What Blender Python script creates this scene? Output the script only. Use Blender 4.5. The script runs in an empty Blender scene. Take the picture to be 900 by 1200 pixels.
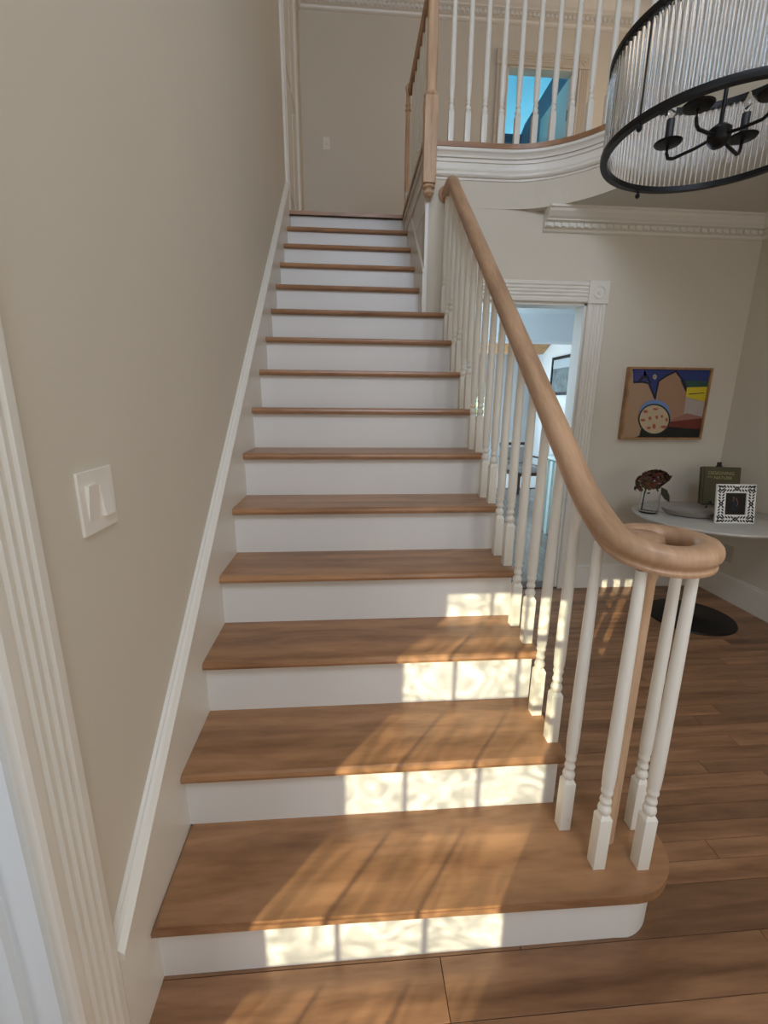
import bpy, bmesh, math, random
from mathutils import Vector, Matrix
random.seed(7)
PI = math.pi
SC = bpy.context.scene
COL = SC.collection

# ------------------------------------------------------------------ camera
cam_d = bpy.data.cameras.new('camera'); cam = bpy.data.objects.new('camera', cam_d); COL.objects.link(cam)
yaw, pit, rol, F = 0.0777776, -0.2429513, 0.0090902, 522.56
fw = Vector((math.sin(yaw)*math.cos(pit), math.cos(yaw)*math.cos(pit), math.sin(pit)))
rt = Vector((math.cos(yaw), -math.sin(yaw), 0)); up = rt.cross(fw)
r2 = math.cos(rol)*rt + math.sin(rol)*up; u2 = -math.sin(rol)*rt + math.cos(rol)*up
M = Matrix((( r2.x, u2.x, -fw.x, 0.48368), (r2.y, u2.y, -fw.y, -0.55203), (r2.z, u2.z, -fw.z, 1.36454), (0, 0, 0, 1)))
cam.matrix_world = M
cam_d.sensor_fit = 'HORIZONTAL'; cam_d.sensor_width = 36; cam_d.lens = F/900*36
cam_d.clip_start = 0.02; cam_d.clip_end = 200
SC.camera = cam

# ------------------------------------------------------------------ world, sun, lights, exposure
SC.view_settings.view_transform = 'Standard'; SC.view_settings.look = 'None'
SC.view_settings.gamma = 1; SC.view_settings.use_curve_mapping = False
SC.view_settings.exposure = 0.25
w = bpy.data.worlds.new('sky'); SC.world = w; w.use_nodes = True
wn = w.node_tree; bgn = wn.nodes['Background']
bgn.inputs[0].default_value = (0.55, 0.75, 1.0, 1); bgn.inputs[1].default_value = 1.2
try:
    SC.cycles.use_denoising = True
    SC.cycles.max_bounces = 10; SC.cycles.diffuse_bounces = 5; SC.cycles.glossy_bounces = 4
    SC.cycles.transmission_bounces = 10; SC.cycles.sample_clamp_indirect = 4
    SC.cycles.caustics_reflective = False; SC.cycles.caustics_refractive = False
except Exception: pass

def sun(direction, strength, color, angle):
    d = bpy.data.lights.new('sun', 'SUN'); d.energy = strength; d.color = color; d.angle = angle
    o = bpy.data.objects.new('sun', d); COL.objects.link(o)
    o.rotation_euler = Vector(direction).to_track_quat('-Z', 'Y').to_euler(); o.location = (-6, -8, 6)
    return o
def area(name, loc, direction, sx, sy, power, color):
    d = bpy.data.lights.new(name, 'AREA'); d.shape = 'RECTANGLE'; d.size = sx; d.size_y = sy
    d.energy = power; d.color = color
    o = bpy.data.objects.new(name, d); COL.objects.link(o); o.location = loc
    o.rotation_euler = Vector(direction).to_track_quat('-Z', 'Y').to_euler()
    return o
sun((0.813, 1.0, -0.40), 7.6, (1.0, 0.89, 0.66), 0.004)
# area lamps
area('window_light_front', (1.55, -1.93, 1.35), (0, 1, 0), 1.5, 1.5, 11, (0.95, 0.95, 0.96))
area('window_light_right', (3.12, -1.0, 2.4), (-1, 0.35, 0), 1.3, 2.2, 27, (1.0, 0.97, 0.88))  # added fill that brightens the left wall; no window in this wall
area('window_light_upper', (1.0, -1.93, 3.9), (0, 1, -0.15), 1.6, 1.7, 74, (0.68, 0.80, 1.0))
area('window_light_side_room', (-1.6, -1.93, 1.5), (0.1, 1, 0), 1.4, 1.4, 16, (0.86, 0.92, 1.0))
area('window_light_far_room', (2.4, 8.3, 1.5), (0.2, -1, 0), 1.6, 1.5, 52, (0.74, 0.88, 1.0))
area('window_light_hall', (1.25, 4.6, 1.5), (1, -0.1, 0), 1.0, 1.4, 22, (0.68, 0.87, 1.0))  # cool area light inside the hall; no window in the wall behind
area('window_light_upstairs_room', (4.35, 5.95, 4.1), (-1, 0.0, 0.1), 1.0, 1.4, 70, (0.50, 0.88, 1.0))  # blue area light for this room; its side wall has no window
area('window_light_upper_hall', (3.9, 3.9, 4.3), (-1, 0.05, 0), 1.6, 1.4, 12, (1.0, 0.80, 0.60))  # added warm fill for the dark upper hall, not a real window

# ------------------------------------------------------------------ helpers
def S(h):
    h = h.lstrip('#'); c = [int(h[i:i+2], 16)/255 for i in (0, 2, 4)]
    return tuple(x/12.92 if x <= .04045 else ((x+.055)/1.055)**2.4 for x in c) + (1,)
def mat(name, col, rough=.5, metal=0, bump=0, bscale=200, var=0, vscale=3, spec=.5):
    m = bpy.data.materials.new(name); m.use_nodes = True; n = m.node_tree.nodes; l = m.node_tree.links
    b = n['Principled BSDF']; b.inputs['Roughness'].default_value = rough; b.inputs['Metallic'].default_value = metal
    b.inputs['Specular IOR Level'].default_value = spec
    b.inputs['Base Color'].default_value = col
    tc = n.new('ShaderNodeTexCoord')
    if var:
        nz = n.new('ShaderNodeTexNoise'); nz.inputs['Scale'].default_value = vscale; nz.inputs['Detail'].default_value = 4
        l.new(tc.outputs['Object'], nz.inputs['Vector'])
        mx = n.new('ShaderNodeMix'); mx.data_type = 'RGBA'
        mx.inputs[6].default_value = tuple(c*(1-var) for c in col[:3])+(1,)
        mx.inputs[7].default_value = tuple(min(1, c*(1+var)) for c in col[:3])+(1,)
        l.new(nz.outputs['Fac'], mx.inputs[0]); l.new(mx.outputs[2], b.inputs['Base Color'])
    if bump:
        nb = n.new('ShaderNodeTexNoise'); nb.inputs['Scale'].default_value = bscale; nb.inputs['Detail'].default_value = 3
        l.new(tc.outputs['Object'], nb.inputs['Vector'])
        bp = n.new('ShaderNodeBump'); bp.inputs['Strength'].default_value = bump; bp.inputs['Distance'].default_value = .002
        l.new(nb.outputs['Fac'], bp.inputs['Height']); l.new(bp.outputs[0], b.inputs['Normal'])
    return m
def wood(name, c1, c2, rough=.4, scale=(1.2, 14, 14), rand=.12, figure=1.0):
    m = bpy.data.materials.new(name); m.use_nodes = True; n = m.node_tree.nodes; l = m.node_tree.links
    b = n['Principled BSDF']; b.inputs['Roughness'].default_value = rough
    tc = n.new('ShaderNodeTexCoord'); oi = n.new('ShaderNodeObjectInfo')
    ad = n.new('ShaderNodeVectorMath'); ad.operation = 'ADD'
    sc = n.new('ShaderNodeVectorMath'); sc.operation = 'SCALE'; sc.inputs['Scale'].default_value = 37
    cmb = n.new('ShaderNodeCombineXYZ'); 
    for i in range(3): l.new(oi.outputs['Random'], cmb.inputs[i])
    l.new(cmb.outputs[0], sc.inputs[0]); l.new(tc.outputs['Object'], ad.inputs[0]); l.new(sc.outputs[0], ad.inputs[1])
    mp = n.new('ShaderNodeMapping'); mp.inputs['Scale'].default_value = scale; l.new(ad.outputs[0], mp.inputs[0])
    n1 = n.new('ShaderNodeTexNoise'); n1.inputs['Scale'].default_value = 1.6; n1.inputs['Detail'].default_value = 6; n1.inputs['Distortion'].default_value = .8*figure
    l.new(mp.outputs[0], n1.inputs['Vector'])
    n2 = n.new('ShaderNodeTexNoise'); n2.inputs['Scale'].default_value = 9; n2.inputs['Detail'].default_value = 5
    l.new(mp.outputs[0], n2.inputs['Vector'])
    wv = n.new('ShaderNodeTexWave'); wv.bands_direction = 'Y'; wv.inputs['Scale'].default_value = .55; wv.inputs['Distortion'].default_value = 7*figure
    wv.inputs['Detail'].default_value = 3; wv.inputs['Detail Scale'].default_value = .6
    l.new(mp.outputs[0], wv.inputs['Vector'])
    a = n.new('ShaderNodeMath'); a.operation = 'MULTIPLY_ADD'; l.new(n1.outputs['Fac'], a.inputs[0]); a.inputs[1].default_value = 1.0
    m2 = n.new('ShaderNodeMath'); m2.operation = 'MULTIPLY'; m2.inputs[1].default_value = .12; l.new(wv.outputs['Fac'], m2.inputs[0]); l.new(m2.outputs[0], a.inputs[2])
    a3 = n.new('ShaderNodeMath'); a3.operation = 'MULTIPLY_ADD'; a3.inputs[1].default_value = .40; l.new(n2.outputs['Fac'], a3.inputs[0]); l.new(a.outputs[0], a3.inputs[2])
    rp = n.new('ShaderNodeValToRGB'); rp.color_ramp.elements[0].position = .38; rp.color_ramp.elements[1].position = .95
    rp.color_ramp.elements[0].color = c1; rp.color_ramp.elements[1].color = c2; l.new(a3.outputs[0], rp.inputs[0])
    hsv = n.new('ShaderNodeHueSaturation'); mr = n.new('ShaderNodeMapRange')
    mr.inputs['To Min'].default_value = 1-rand; mr.inputs['To Max'].default_value = 1+rand
    l.new(oi.outputs['Random'], mr.inputs[0]); l.new(mr.outputs[0], hsv.inputs['Value']); l.new(rp.outputs[0], hsv.inputs['Color'])
    l.new(hsv.outputs[0], b.inputs['Base Color'])
    bp = n.new('ShaderNodeBump'); bp.inputs['Strength'].default_value = .12; bp.inputs['Distance'].default_value = .001
    l.new(a3.outputs[0], bp.inputs['Height']); l.new(bp.outputs[0], b.inputs['Normal'])
    return m

WHITE = mat('white_paint', (.76, .745, .71, 1), .38, bump=.05, bscale=60)
WHITE_TRIM = mat('white_trim_paint', (.78, .745, .67, 1), .35, bump=.05, bscale=60)
BALU = mat('baluster_paint', (.80, .77, .69, 1), .33, bump=.08, bscale=90)
WALL = mat('greige_wall_paint', (.67, .615, .515, 1), .75, bump=.12, bscale=350, var=.03, vscale=2)
CEIL = mat('ceiling_paint', (.60, .57, .51, 1), .85, bump=.08, bscale=200)
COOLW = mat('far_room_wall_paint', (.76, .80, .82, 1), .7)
TREAD = wood('maple_tread', (.17, .078, .034, 1), (.45, .238, .116, 1), .33, scale=(1.3, 7, 7), rand=.06)
FLOORW = wood('maple_floor', (.11, .050, .024, 1), (.33, .172, .088, 1), .32, scale=(1.2, 9, 9), rand=.26)
OAK = wood('pale_oak', (.27, .155, .088, 1), (.60, .375, .225, 1), .40, scale=(17, 1.6, 1.9), rand=.04, figure=.6)
OAKV = wood('pale_oak_post', (.36, .22, .13, 1), (.68, .46, .29, 1), .5, scale=(22, 22, 2.0), rand=.04, figure=.5)
PINE = wood('pine_ceiling', (.30, .14, .05, 1), (.60, .33, .14, 1), .5, scale=(12, 1.5, 12), rand=.12)
BLACK = mat('black_metal', (.012, .012, .013, 1), .42, 0.6)
PLASTIC = mat('switch_plastic', (.82, .78, .70, 1), .3)
DARKGAP = mat('dark_subfloor', (.05, .03, .018, 1), .9)
HALLF = wood('dark_hall_floor', (.13, .115, .105, 1), (.27, .24, .215, 1), .22, scale=(10, 1.0, 10), rand=.03)
RUG = mat('pale_rug', (.62, .66, .68, 1), .9, bump=.3, bscale=300)
MARBLE = mat('white_marble', (.52, .50, .46, 1), .18, var=.15, vscale=9)
DKWOOD = wood('dark_walnut', (.03, .015, .008, 1), (.10, .05, .028, 1), .4, scale=(8, 8, 8), rand=0)
FABRIC = mat('grey_fabric', (.46, .44, .43, 1), .9, bump=.3, bscale=400, var=.35, vscale=30)
STEEL = mat('hinge_steel', (.30, .25, .18, 1), .35, 1)

def glass_mat(name, tint=(1, 1, 1, 1), rough=.0, ior=1.45):
    m = bpy.data.materials.new(name); m.use_nodes = True
    b = m.node_tree.nodes['Principled BSDF']
    b.inputs['Base Color'].default_value = tint; b.inputs['Roughness'].default_value = rough
    b.inputs['Transmission Weight'].default_value = 1; b.inputs['IOR'].default_value = ior
    return m
GLASS = glass_mat('clear_glass', (.97, .985, 1, 1), .03)

def link(name, bm, m, parent=None, smooth=False, mats=None):
    me = bpy.data.meshes.new(name); bmesh.ops.recalc_face_normals(bm, faces=bm.faces) if len(bm.faces) else None
    bm.to_mesh(me); bm.free()
    for x in (mats or [m]): me.materials.append(x)
    if smooth:
        me.polygons.foreach_set('use_smooth', [True]*len(me.polygons))
        try: me.set_sharp_from_angle(angle=math.radians(38))
        except Exception: pass
    o = bpy.data.objects.new(name, me); COL.objects.link(o)
    if parent: o.parent = parent
    return o
def tag(o, label=None, cat=None, group=None, kind=None):
    if label: o['label'] = label
    if cat: o['category'] = cat
    if group: o['group'] = group
    if kind: o['kind'] = kind
    return o
def empty(name, loc=(0, 0, 0)):
    o = bpy.data.objects.new(name, None); o.empty_display_size = .1; COL.objects.link(o); o.location = loc
    bpy.context.view_layer.update() if False else None
    return o
def box(bm, x0, x1, y0, y1, z0, z1, bev=0):
    vs = [bm.verts.new((x, y, z)) for x in (x0, x1) for y in (y0, y1) for z in (z0, z1)]
    idx = [(0, 1, 3, 2), (4, 6, 7, 5), (0, 4, 5, 1), (2, 3, 7, 6), (0, 2, 6, 4), (1, 5, 7, 3)]
    fs = [bm.faces.new([vs[i] for i in f]) for f in idx]
    if bev:
        es = set(e for f in fs for e in f.edges)
        bmesh.ops.bevel(bm, geom=list(es), offset=bev, segments=2, profile=.6, affect='EDGES')
    return vs
def B(name, m, x0, x1, y0, y1, z0, z1, parent=None, bev=0, kind=None):
    bm = bmesh.new(); box(bm, x0, x1, y0, y1, z0, z1, bev)
    o = link(name, bm, m, parent)
    if kind: o['kind'] = kind
    return o
def prism(bm, pts, a0, a1, axis='x'):
    """polygon pts extruded along an axis; pts are (y,z) for x, (x,z) for y, (x,y) for z"""
    def P(p, a):
        return {'x': (a, p[0], p[1]), 'y': (p[0], a, p[1]), 'z': (p[0], p[1], a)}[axis]
    v0 = [bm.verts.new(P(p, a0)) for p in pts]; v1 = [bm.verts.new(P(p, a1)) for p in pts]
    bm.faces.new(v0); bm.faces.new(list(reversed(v1)))
    n = len(pts)
    for i in range(n): bm.faces.new((v0[i], v0[(i+1) % n], v1[(i+1) % n], v1[i]))
def lathe(bm, prof, c=(0, 0, 0), seg=20, axis='z'):
    rings = []
    for r, z in prof:
        ring = []
        for k in range(seg):
            a = 2*PI*k/seg; x, y = r*math.cos(a), r*math.sin(a)
            p = (x, y, z) if axis == 'z' else ((x, z, y) if axis == 'y' else (z, x, y))
            ring.append(bm.verts.new((c[0]+p[0], c[1]+p[1], c[2]+p[2])))
        rings.append(ring)
    for a, b in zip(rings, rings[1:]):
        for k in range(seg): bm.faces.new((a[k], a[(k+1) % seg], b[(k+1) % seg], b[k]))
    bm.faces.new(rings[0]); bm.faces.new(list(reversed(rings[-1])))
def sweep(bm, path, prof, upv=Vector((0, 0, 1)), closed=False, cap=True):
    """prof: (side, up) points swept along path with mitred frames"""
    path = [Vector(p) for p in path]; rings = []; n = len(path)
    for i, p in enumerate(path):
        if closed: t0 = (p-path[i-1]).normalized(); t1 = (path[(i+1) % n]-p).normalized()
        else:
            t0 = (p-path[i-1]).normalized() if i else None
            t1 = (path[i+1]-p).normalized() if i < n-1 else None
            t0 = t0 or t1; t1 = t1 or t0
        t = (t0+t1).normalized(); side = t.cross(upv).normalized(); u = side.cross(t).normalized()
        # side must stay true-width at mitres
        s0 = t0.cross(upv).normalized(); k = 1/max(.3, side.dot(s0))
        u0 = s0.cross(t0).normalized(); ku = 1/max(.3, u.dot(u0))
        rings.append([bm.verts.new(p + side*a*k + u*b*ku) for a, b in prof])
    m = len(prof)
    for i in range(n if closed else n-1):
        a, b = rings[i], rings[(i+1) % n]
        for k in range(m): bm.faces.new((a[k], a[(k+1) % m], b[(k+1) % m], b[k]))
    if cap and not closed: bm.faces.new(rings[0]); bm.faces.new(list(reversed(rings[-1])))
def tube(bm, path, r, seg=8, closed=False):
    prof = [(r*math.cos(2*PI*k/seg), r*math.sin(2*PI*k/seg)) for k in range(seg)]
    path = [Vector(p) for p in path]
    d = (path[-1]-path[0])
    upv = Vector((0, 0, 1))
    if not closed and all(abs((b-a).normalized().z) > .95 for a, b in zip(path, path[1:])): upv = Vector((0, 1, 0))
    sweep(bm, path, prof, upv, closed)
def rot_frame(loc, rx=0, ry=0, rz=0):
    return Matrix.Translation(Vector(loc)) @ Matrix.Rotation(rz, 4, 'Z') @ Matrix.Rotation(ry, 4, 'Y') @ Matrix.Rotation(rx, 4, 'X')

# ------------------------------------------------------------------ measures
RISE, RUN, OV = .19, .2373, .031
W, WI = 1.10, .957             # open right end / walled right end of the steps
YB = 2.50                      # face of the wall with the doorway
XR = 3.18                      # right wall
ZF, ZC, ZU = 2.85, 2.52, 5.46  # upper floor, lower ceiling, upper ceiling
YU = 5.20                      # upstairs back wall
YF = -2.0                      # front wall (behind the camera)

# ------------------------------------------------------------------ floor
floor = tag(B('floor', DARKGAP, -3.2, 5.2, YF-.15, 8.8, -.12, -.012), kind='structure')
rows = []
y = .135-.125*17
wmesh = {}
while y < YB:
    wd = .125 if y < .37 else .0625
    rows.append((y, min(y+wd, YB))); y += wd
for i, (a, b) in enumerate(rows):
    if b < -2.05: continue
    x = -.02 if a > 0 else -2.0
    x -= random.random()*.9 if a < 0 else 0
    if a < .27-.125 or True:
        while x < XR:
            L = random.uniform(.55, 1.5)
            x1 = min(x+L, XR)
            if XR-x1 < .25: x1 = XR
            if not (a > .30 and x1 < W-.1):        # under the staircase
                bm = bmesh.new(); box(bm, x+.0009, x1-.0009, a+.0008, b-.0008, -.02, random.uniform(-.0006, 0), .0009)
                link('floor_plank', bm, FLOORW, floor)
            x = x1
# dark hall floor past the doorway and pale rug of the far room
B('threshold', DKWOOD, 1.22, 2.04, YB-.01, YB+.12, -.02, .006, floor, .003)
B('hall_flooring', HALLF, -.5, 5.1, YB+.10, 6.45, -.02, -.001, floor)
B('far_room_flooring', RUG, 0, 5.1, 6.45, 8.7, -.02, .0, floor)
B('dark_strip', BLACK, 1.5, 5.0, 6.43, 6.47, 0, .006, floor)

# ------------------------------------------------------------------ walls
tag(B('wall_left', WALL, -.12, 0, 0.012, YU, 0, ZU), kind='structure')
tag(B('wall_left.001', WALL, -.12, 0, -1.35, .012, 2.10, ZU), kind='structure')
tag(B('wall_left.002', WALL, -.12, 0, YF, -1.35, 0, ZU), kind='structure')
# wall with the doorway to the hall
bm = bmesh.new()
box(bm, WI+.001, 1.22, YB, YB+.12, 0, ZC+.05)
box(bm, 2.04, XR+.12, YB, YB+.12, 0, ZC+.05)
box(bm, 1.22, 2.04, YB, YB+.12, 2.0, ZC+.05)
tag(link('wall_back', bm, WALL), kind='structure')
tag(B('wall_right', WALL, XR, XR+.12, YF, YB, 0, ZU), kind='structure')
tag(B('wall_right.001', WALL, 5.1, 5.2, YB+.12, 5.3, 0, 2.8), kind='structure')
tag(B('wall_right.002', WALL, XR+.8, XR+.92, YB, 5.3, ZF, ZU), kind='structure')
tag(B('wall_right.003', WALL, XR, XR+.92, YB-.12, YB, ZF, ZU), kind='structure')
tag(B('wall_stair', WHITE, WI+.001, WI+.10, YB+.12, 3.75, 0, ZC+.02), kind='structure')
tag(B('wall_stair.001', WALL, -.0, WI+.001, 3.62, 3.72, 0, ZC+.02), kind='structure')
# upstairs back wall with a doorway
bm = bmesh.new()
DX0, DX1, DZ = 2.236, 3.03, 4.92
box(bm, -.12, DX0, YU, YU+.12, ZF-.1, ZU); box(bm, DX1, XR+.92, YU, YU+.12, ZF-.1, ZU); box(bm, DX0, DX1, YU, YU+.12, DZ, ZU)
tag(link('wall_upstairs', bm, WALL), kind='structure')
# front wall with windows
wins = [(-1.60, -.84, .35, 1.86), (.75, 2.35, .55, 2.15), (.2, 1.8, 3.0, 4.75)]
def wall_with_holes(bm, xs0, xs1, y0, y1, z0, z1, holes):
    xs = sorted({xs0, xs1, *[h[0] for h in holes], *[h[1] for h in holes]})
    zs = sorted({z0, z1, *[h[2] for h in holes], *[h[3] for h in holes]})
    for xa, xb in zip(xs, xs[1:]):
        for za, zb in zip(zs, zs[1:]):
            cx, cz = (xa+xb)/2, (za+zb)/2
            if any(h[0] < cx < h[1] and h[2] < cz < h[3] for h in holes): continue
            box(bm, xa, xb, y0, y1, za, zb)
bm = bmesh.new(); wall_with_holes(bm, -3.1, XR+.12, YF-.02, YF, 0, ZU, [wins[0]])
tag(link('wall_front', bm, WALL), kind='structure')
# muntins of the window that the sun comes through
win = empty('window_1', (-1.2, YF, .35)); tag(win, kind='structure')
def muntin(x0, x1, z0, z1):
    o = B('muntin', WHITE, x0+1.2, x1+1.2, -.008, .002, z0-.35, z1-.35, win); return o
kx = .0813
for xm in (-1.565-.04, -1.405, -1.187, -1.011+.03):
    muntin(xm-.004, xm+.004, .35, 1.86)
muntin(-1.60, -1.581, .35, 1.86); muntin(-.975, -.84, .35, 1.86)
for zm in (.62, .90, 1.18, 1.47, 1.72): muntin(-1.60, -.84, zm-.011, zm+.011)

# old, slightly uneven panes that let the low sun through mottled
pg = bpy.data.materials.new('old_pane'); pg.use_nodes = True; nn = pg.node_tree.nodes; ll = pg.node_tree.links
nn.remove(nn['Principled BSDF']); tr_ = nn.new('ShaderNodeBsdfTransparent'); gs = nn.new('ShaderNodeBsdfGlossy'); gs.inputs['Roughness'].default_value = .03
mxs = nn.new('ShaderNodeMixShader'); mxs.inputs[0].default_value = .06; tc_ = nn.new('ShaderNodeTexCoord')
nz_ = nn.new('ShaderNodeTexNoise'); nz_.inputs['Scale'].default_value = 9; nz_.inputs['Detail'].default_value = 5; nz_.inputs['Distortion'].default_value = 2.5
rp_ = nn.new('ShaderNodeValToRGB'); rp_.color_ramp.elements[0].position = .38; rp_.color_ramp.elements[1].position = .62
rp_.color_ramp.elements[0].color = (.52, .54, .50, 1); rp_.color_ramp.elements[1].color = (.96, .97, .95, 1)
ll.new(tc_.outputs['Object'], nz_.inputs['Vector']); ll.new(nz_.outputs['Fac'], rp_.inputs[0]); ll.new(rp_.outputs[0], tr_.inputs[0])
ll.new(tr_.outputs[0], mxs.inputs[1]); ll.new(gs.outputs[0], mxs.inputs[2]); ll.new(mxs.outputs[0], nn['Material Output'].inputs[0])
B('pane', pg, -.40, .36, -.012, -.009, 0, 1.51, win)

# side room at the left (behind the opening)
tag(B('wall_side_room', WALL, -3.1, -3.0, YF, 1.3, 0, 2.6), kind='structure')
tag(B('wall_side_room.001', WALL, -3.0, -.12, 1.2, 1.3, 0, 2.6), kind='structure')
tag(B('ceiling.001', CEIL, -3.1, -.12, YF, 1.3, 2.52, 2.62), kind='structure')
tag(B('ceiling', CEIL, -.12, XR+.92, YF, YU+.1, ZU, ZU+.1), kind='structure')

# ------------------------------------------------------------------ upper floor slab with its curved edge
def edge_path(off=0.0, x_start=.93):
    """front edge of the upper floor in plan, pushed off towards the stairwell void"""
    P = [(x_start-off, YB-off)]
    cx, cy, R = 1.42, 1.88, .62
    for k in range(0, 25):
        a = PI/2 - k/24*PI/2
        P.append((cx+(R-off)*math.cos(a), cy+(R-off)*math.sin(a)))
    P.append((cx+R-off, YF+.001))
    return P
def slab(name, m, off, z0, z1, landing=3.56):
    e = edge_path(off, .957 if off == 0 else .93)
    xs = .957 if off == 0 else .93
    e[0] = (xs, YB-off)
    bm = bmesh.new()
    box(bm, 0, xs, landing, YU, z0, z1)
    for (xa, ya), (xb, yb) in zip(e[:-2], e[1:-1]):
        prism(bm, [(xa, ya), (xb, yb), (xb, YU), (xa, YU)], z0, z1, 'z')
    box(bm, e[-2][0], XR, YF+.001, YU, z0, z1)
    box(bm, XR, XR+.8, YB, YU, z0, z1)
    o = link(name, bm, m); o['kind'] = 'structure'
    return o
slab('ceiling.002', CEIL, 0.0, ZC, ZF-.027, landing=3.60)
slab('floor.001', TREAD, .032, ZF-.026, ZF, landing=3.555)
# fascia mouldings that follow the curve
fas = empty('trim_1', (1.42, 2.5, ZC)); tag(fas, kind='structure')
def along(prof, off, zc, name, m=WHITE_TRIM, x0=.958):
    pp = [(x, y, zc) for x, y in edge_path(off, x0)]; pp[0] = (x0, YB-off, zc)
    pp = [Vector(p)-fas.location for p in pp]
    bm = bmesh.new(); sweep(bm, pp, prof); return link(name, bm, m, fas, smooth=False)
# sweeping to +x: side = t x up -> (-y) is towards the viewer
along([(-.001, -.145), (.001, -.145), (.001, .02), (-.001, .02)], 0, 2.665, 'fascia_panel', WALL)
along([(-.001, 0), (.006, 0), (.006, .165), (-.001, .165)], 0, 2.665, 'fascia_board')
along([(0, -.022), (.012, -.022), (.014, -.012), (.020, -.002), (.028, .006), (.030, .020), (0, .020)], .004, 2.800, 'cove_moulding')
along([(0, -.020), (.010, -.020), (.018, -.010), (.018, .000), (.010, .006), (.014, .014), (.012, .024), (0, .024)], .004, 2.698, 'band_moulding')
along([(0, -.008), (.009, -.006), (.009, .008), (0, .008)], .004, 2.762, 'bead_moulding')
# the same fascia along the stairwell (right side of the flight)
for (za, zb, pr, nm) in ((2.50, 2.83, .0015, 'fascia_board'), (2.79, 2.824, .018, 'cove_moulding'), (2.675, 2.715, .012, 'band_moulding')):
    o = B(nm, WHITE, .957-pr, .962, 2.50, 3.57, za, zb); o.parent = fas; o.location = -fas.location
tag(B('wall_stair.002', WHITE_TRIM, WI, WI+.02, YB-.004, YB+.005, 0, ZC+.31), kind='structure')  # trim white paints in the brighter light on this wall end
# curved white wall face below: soffit stays flat

# ------------------------------------------------------------------ ceilings / hall beyond
tag(B('ceiling.003', COOLW, 1.06, 5.1, YB+.12, 5.14, 2.40, 2.50), kind='structure')
bm = bmesh.new()
wall_with_holes(bm, 1.0, 5.1, 5.05, 5.30, 0, 2.80, [(1.75, 3.95, 0, 2.09)])
tag(link('wall_hall', bm, COOLW), kind='structure')
tag(B('wall_hall.001', COOLW, 1.06, 1.08, YB+.12, 5.1, 0, 2.40), kind='structure')
tag(B('wall_far_room', COOLW, 4.2, 4.3, 5.30, 8.9, 0, 2.8), kind='structure')
bm = bmesh.new()
wall_with_holes(bm, 1.0, 4.2, 8.7, 8.8, 0, 2.8, [(2.45, 3.27, .55, 1.78), (2.45, 2.72, 2.05, 2.72)])
tag(link('wall_far_room.001', bm, COOLW), kind='structure')
tag(B('wall_far_room.002', COOLW, 1.0, 1.1, 5.30, 8.8, 0, 2.8), kind='structure')
tag(B('ceiling.004', COOLW, 1.0, 4.3, 5.30, 8.8, 2.8, 2.84), kind='structure')
# wainscot lines on the far room's right wall
rail2 = empty('trim_2', (4.2, 6.5, 0)); tag(rail2, kind='structure')
for (za, zb, d) in ((1.28, 1.34, .03), (1.02, 1.035, .012), (0, .16, .02)):
    B('wainscot_rail', COOLW, -d, 0, -1.2, 2.2, za, zb, rail2)
for k in range(5): B('wainscot_stile', COOLW, -.012, 0, -1.2+k*.75, -1.12+k*.75, .16, 1.28, rail2)
# pine plank ceiling piece sloping down in the far room
pine = empty('ceiling_pine', (3.4, 8.0, 2.5)); tag(pine, kind='structure')
for k in range(7):
    bm = bmesh.new(); box(bm, -1.6, .79, -.055, .055, -.01, .01, .003)
    bmesh.ops.transform(bm, matrix=rot_frame((0, -.45+k*.105, .08-k*.047), rx=-.42), verts=bm.verts)
    link('pine_plank', bm, PINE, pine)

# windows of the far room
for i, (x0, x1, z0, z1) in enumerate([(2.45, 3.27, .55, 1.78), (2.45, 2.72, 2.05, 2.72)]):
    wv = empty('window_%d' % (2+i), ((x0+x1)/2, 8.7, z0)); tag(wv, kind='structure')
    hw, hh = (x1-x0)/2, z1-z0
    for (a, b, c, d) in ((-hw-.05, -hw+.02, -.05, hh+.05), (hw-.02, hw+.05, -.05, hh+.05), (-hw, hw, -.05, .02), (-hw, hw, hh-.02, hh+.05)):
        B('window_frame', COOLW, a, b, -.02, .03, c, d, wv)
# garden shrub seen through them
LEAFM = mat('leaf_green', (.30, .42, .16, 1), .6, var=.5, vscale=4)
bm = bmesh.new()
for k in range(900):
    a = random.uniform(0, 2*PI); r = random.uniform(.4, 1.2); z = random.uniform(.1, 3.0)
    c = Vector((3.0+r*1.3*math.cos(a), 11.0+r*.7*math.sin(a), z)); s = random.uniform(.08, .15)
    d1 = Vector([random.uniform(-1, 1) for _ in range(3)]).normalized(); d2 = d1.orthogonal().normalized()
    q = [c+d1*s, c+d2*s*.45, c-d1*s, c-d2*s*.45]; bm.faces.new([bm.verts.new(p) for p in q])
sh = link('garden_shrub', bm, LEAFM)
tag(sh, 'leafy green garden shrub outside the far room window', 'shrub')
tag(B('ground_outside', LEAFM, -2, 8, 8.85, 16, -.1, -.02), kind='structure')
area('daylight_on_garden', (3.0, 9.2, 4.5), (0, .6, -1), 3, 1, 700, (.95, 1, .9))

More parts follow.
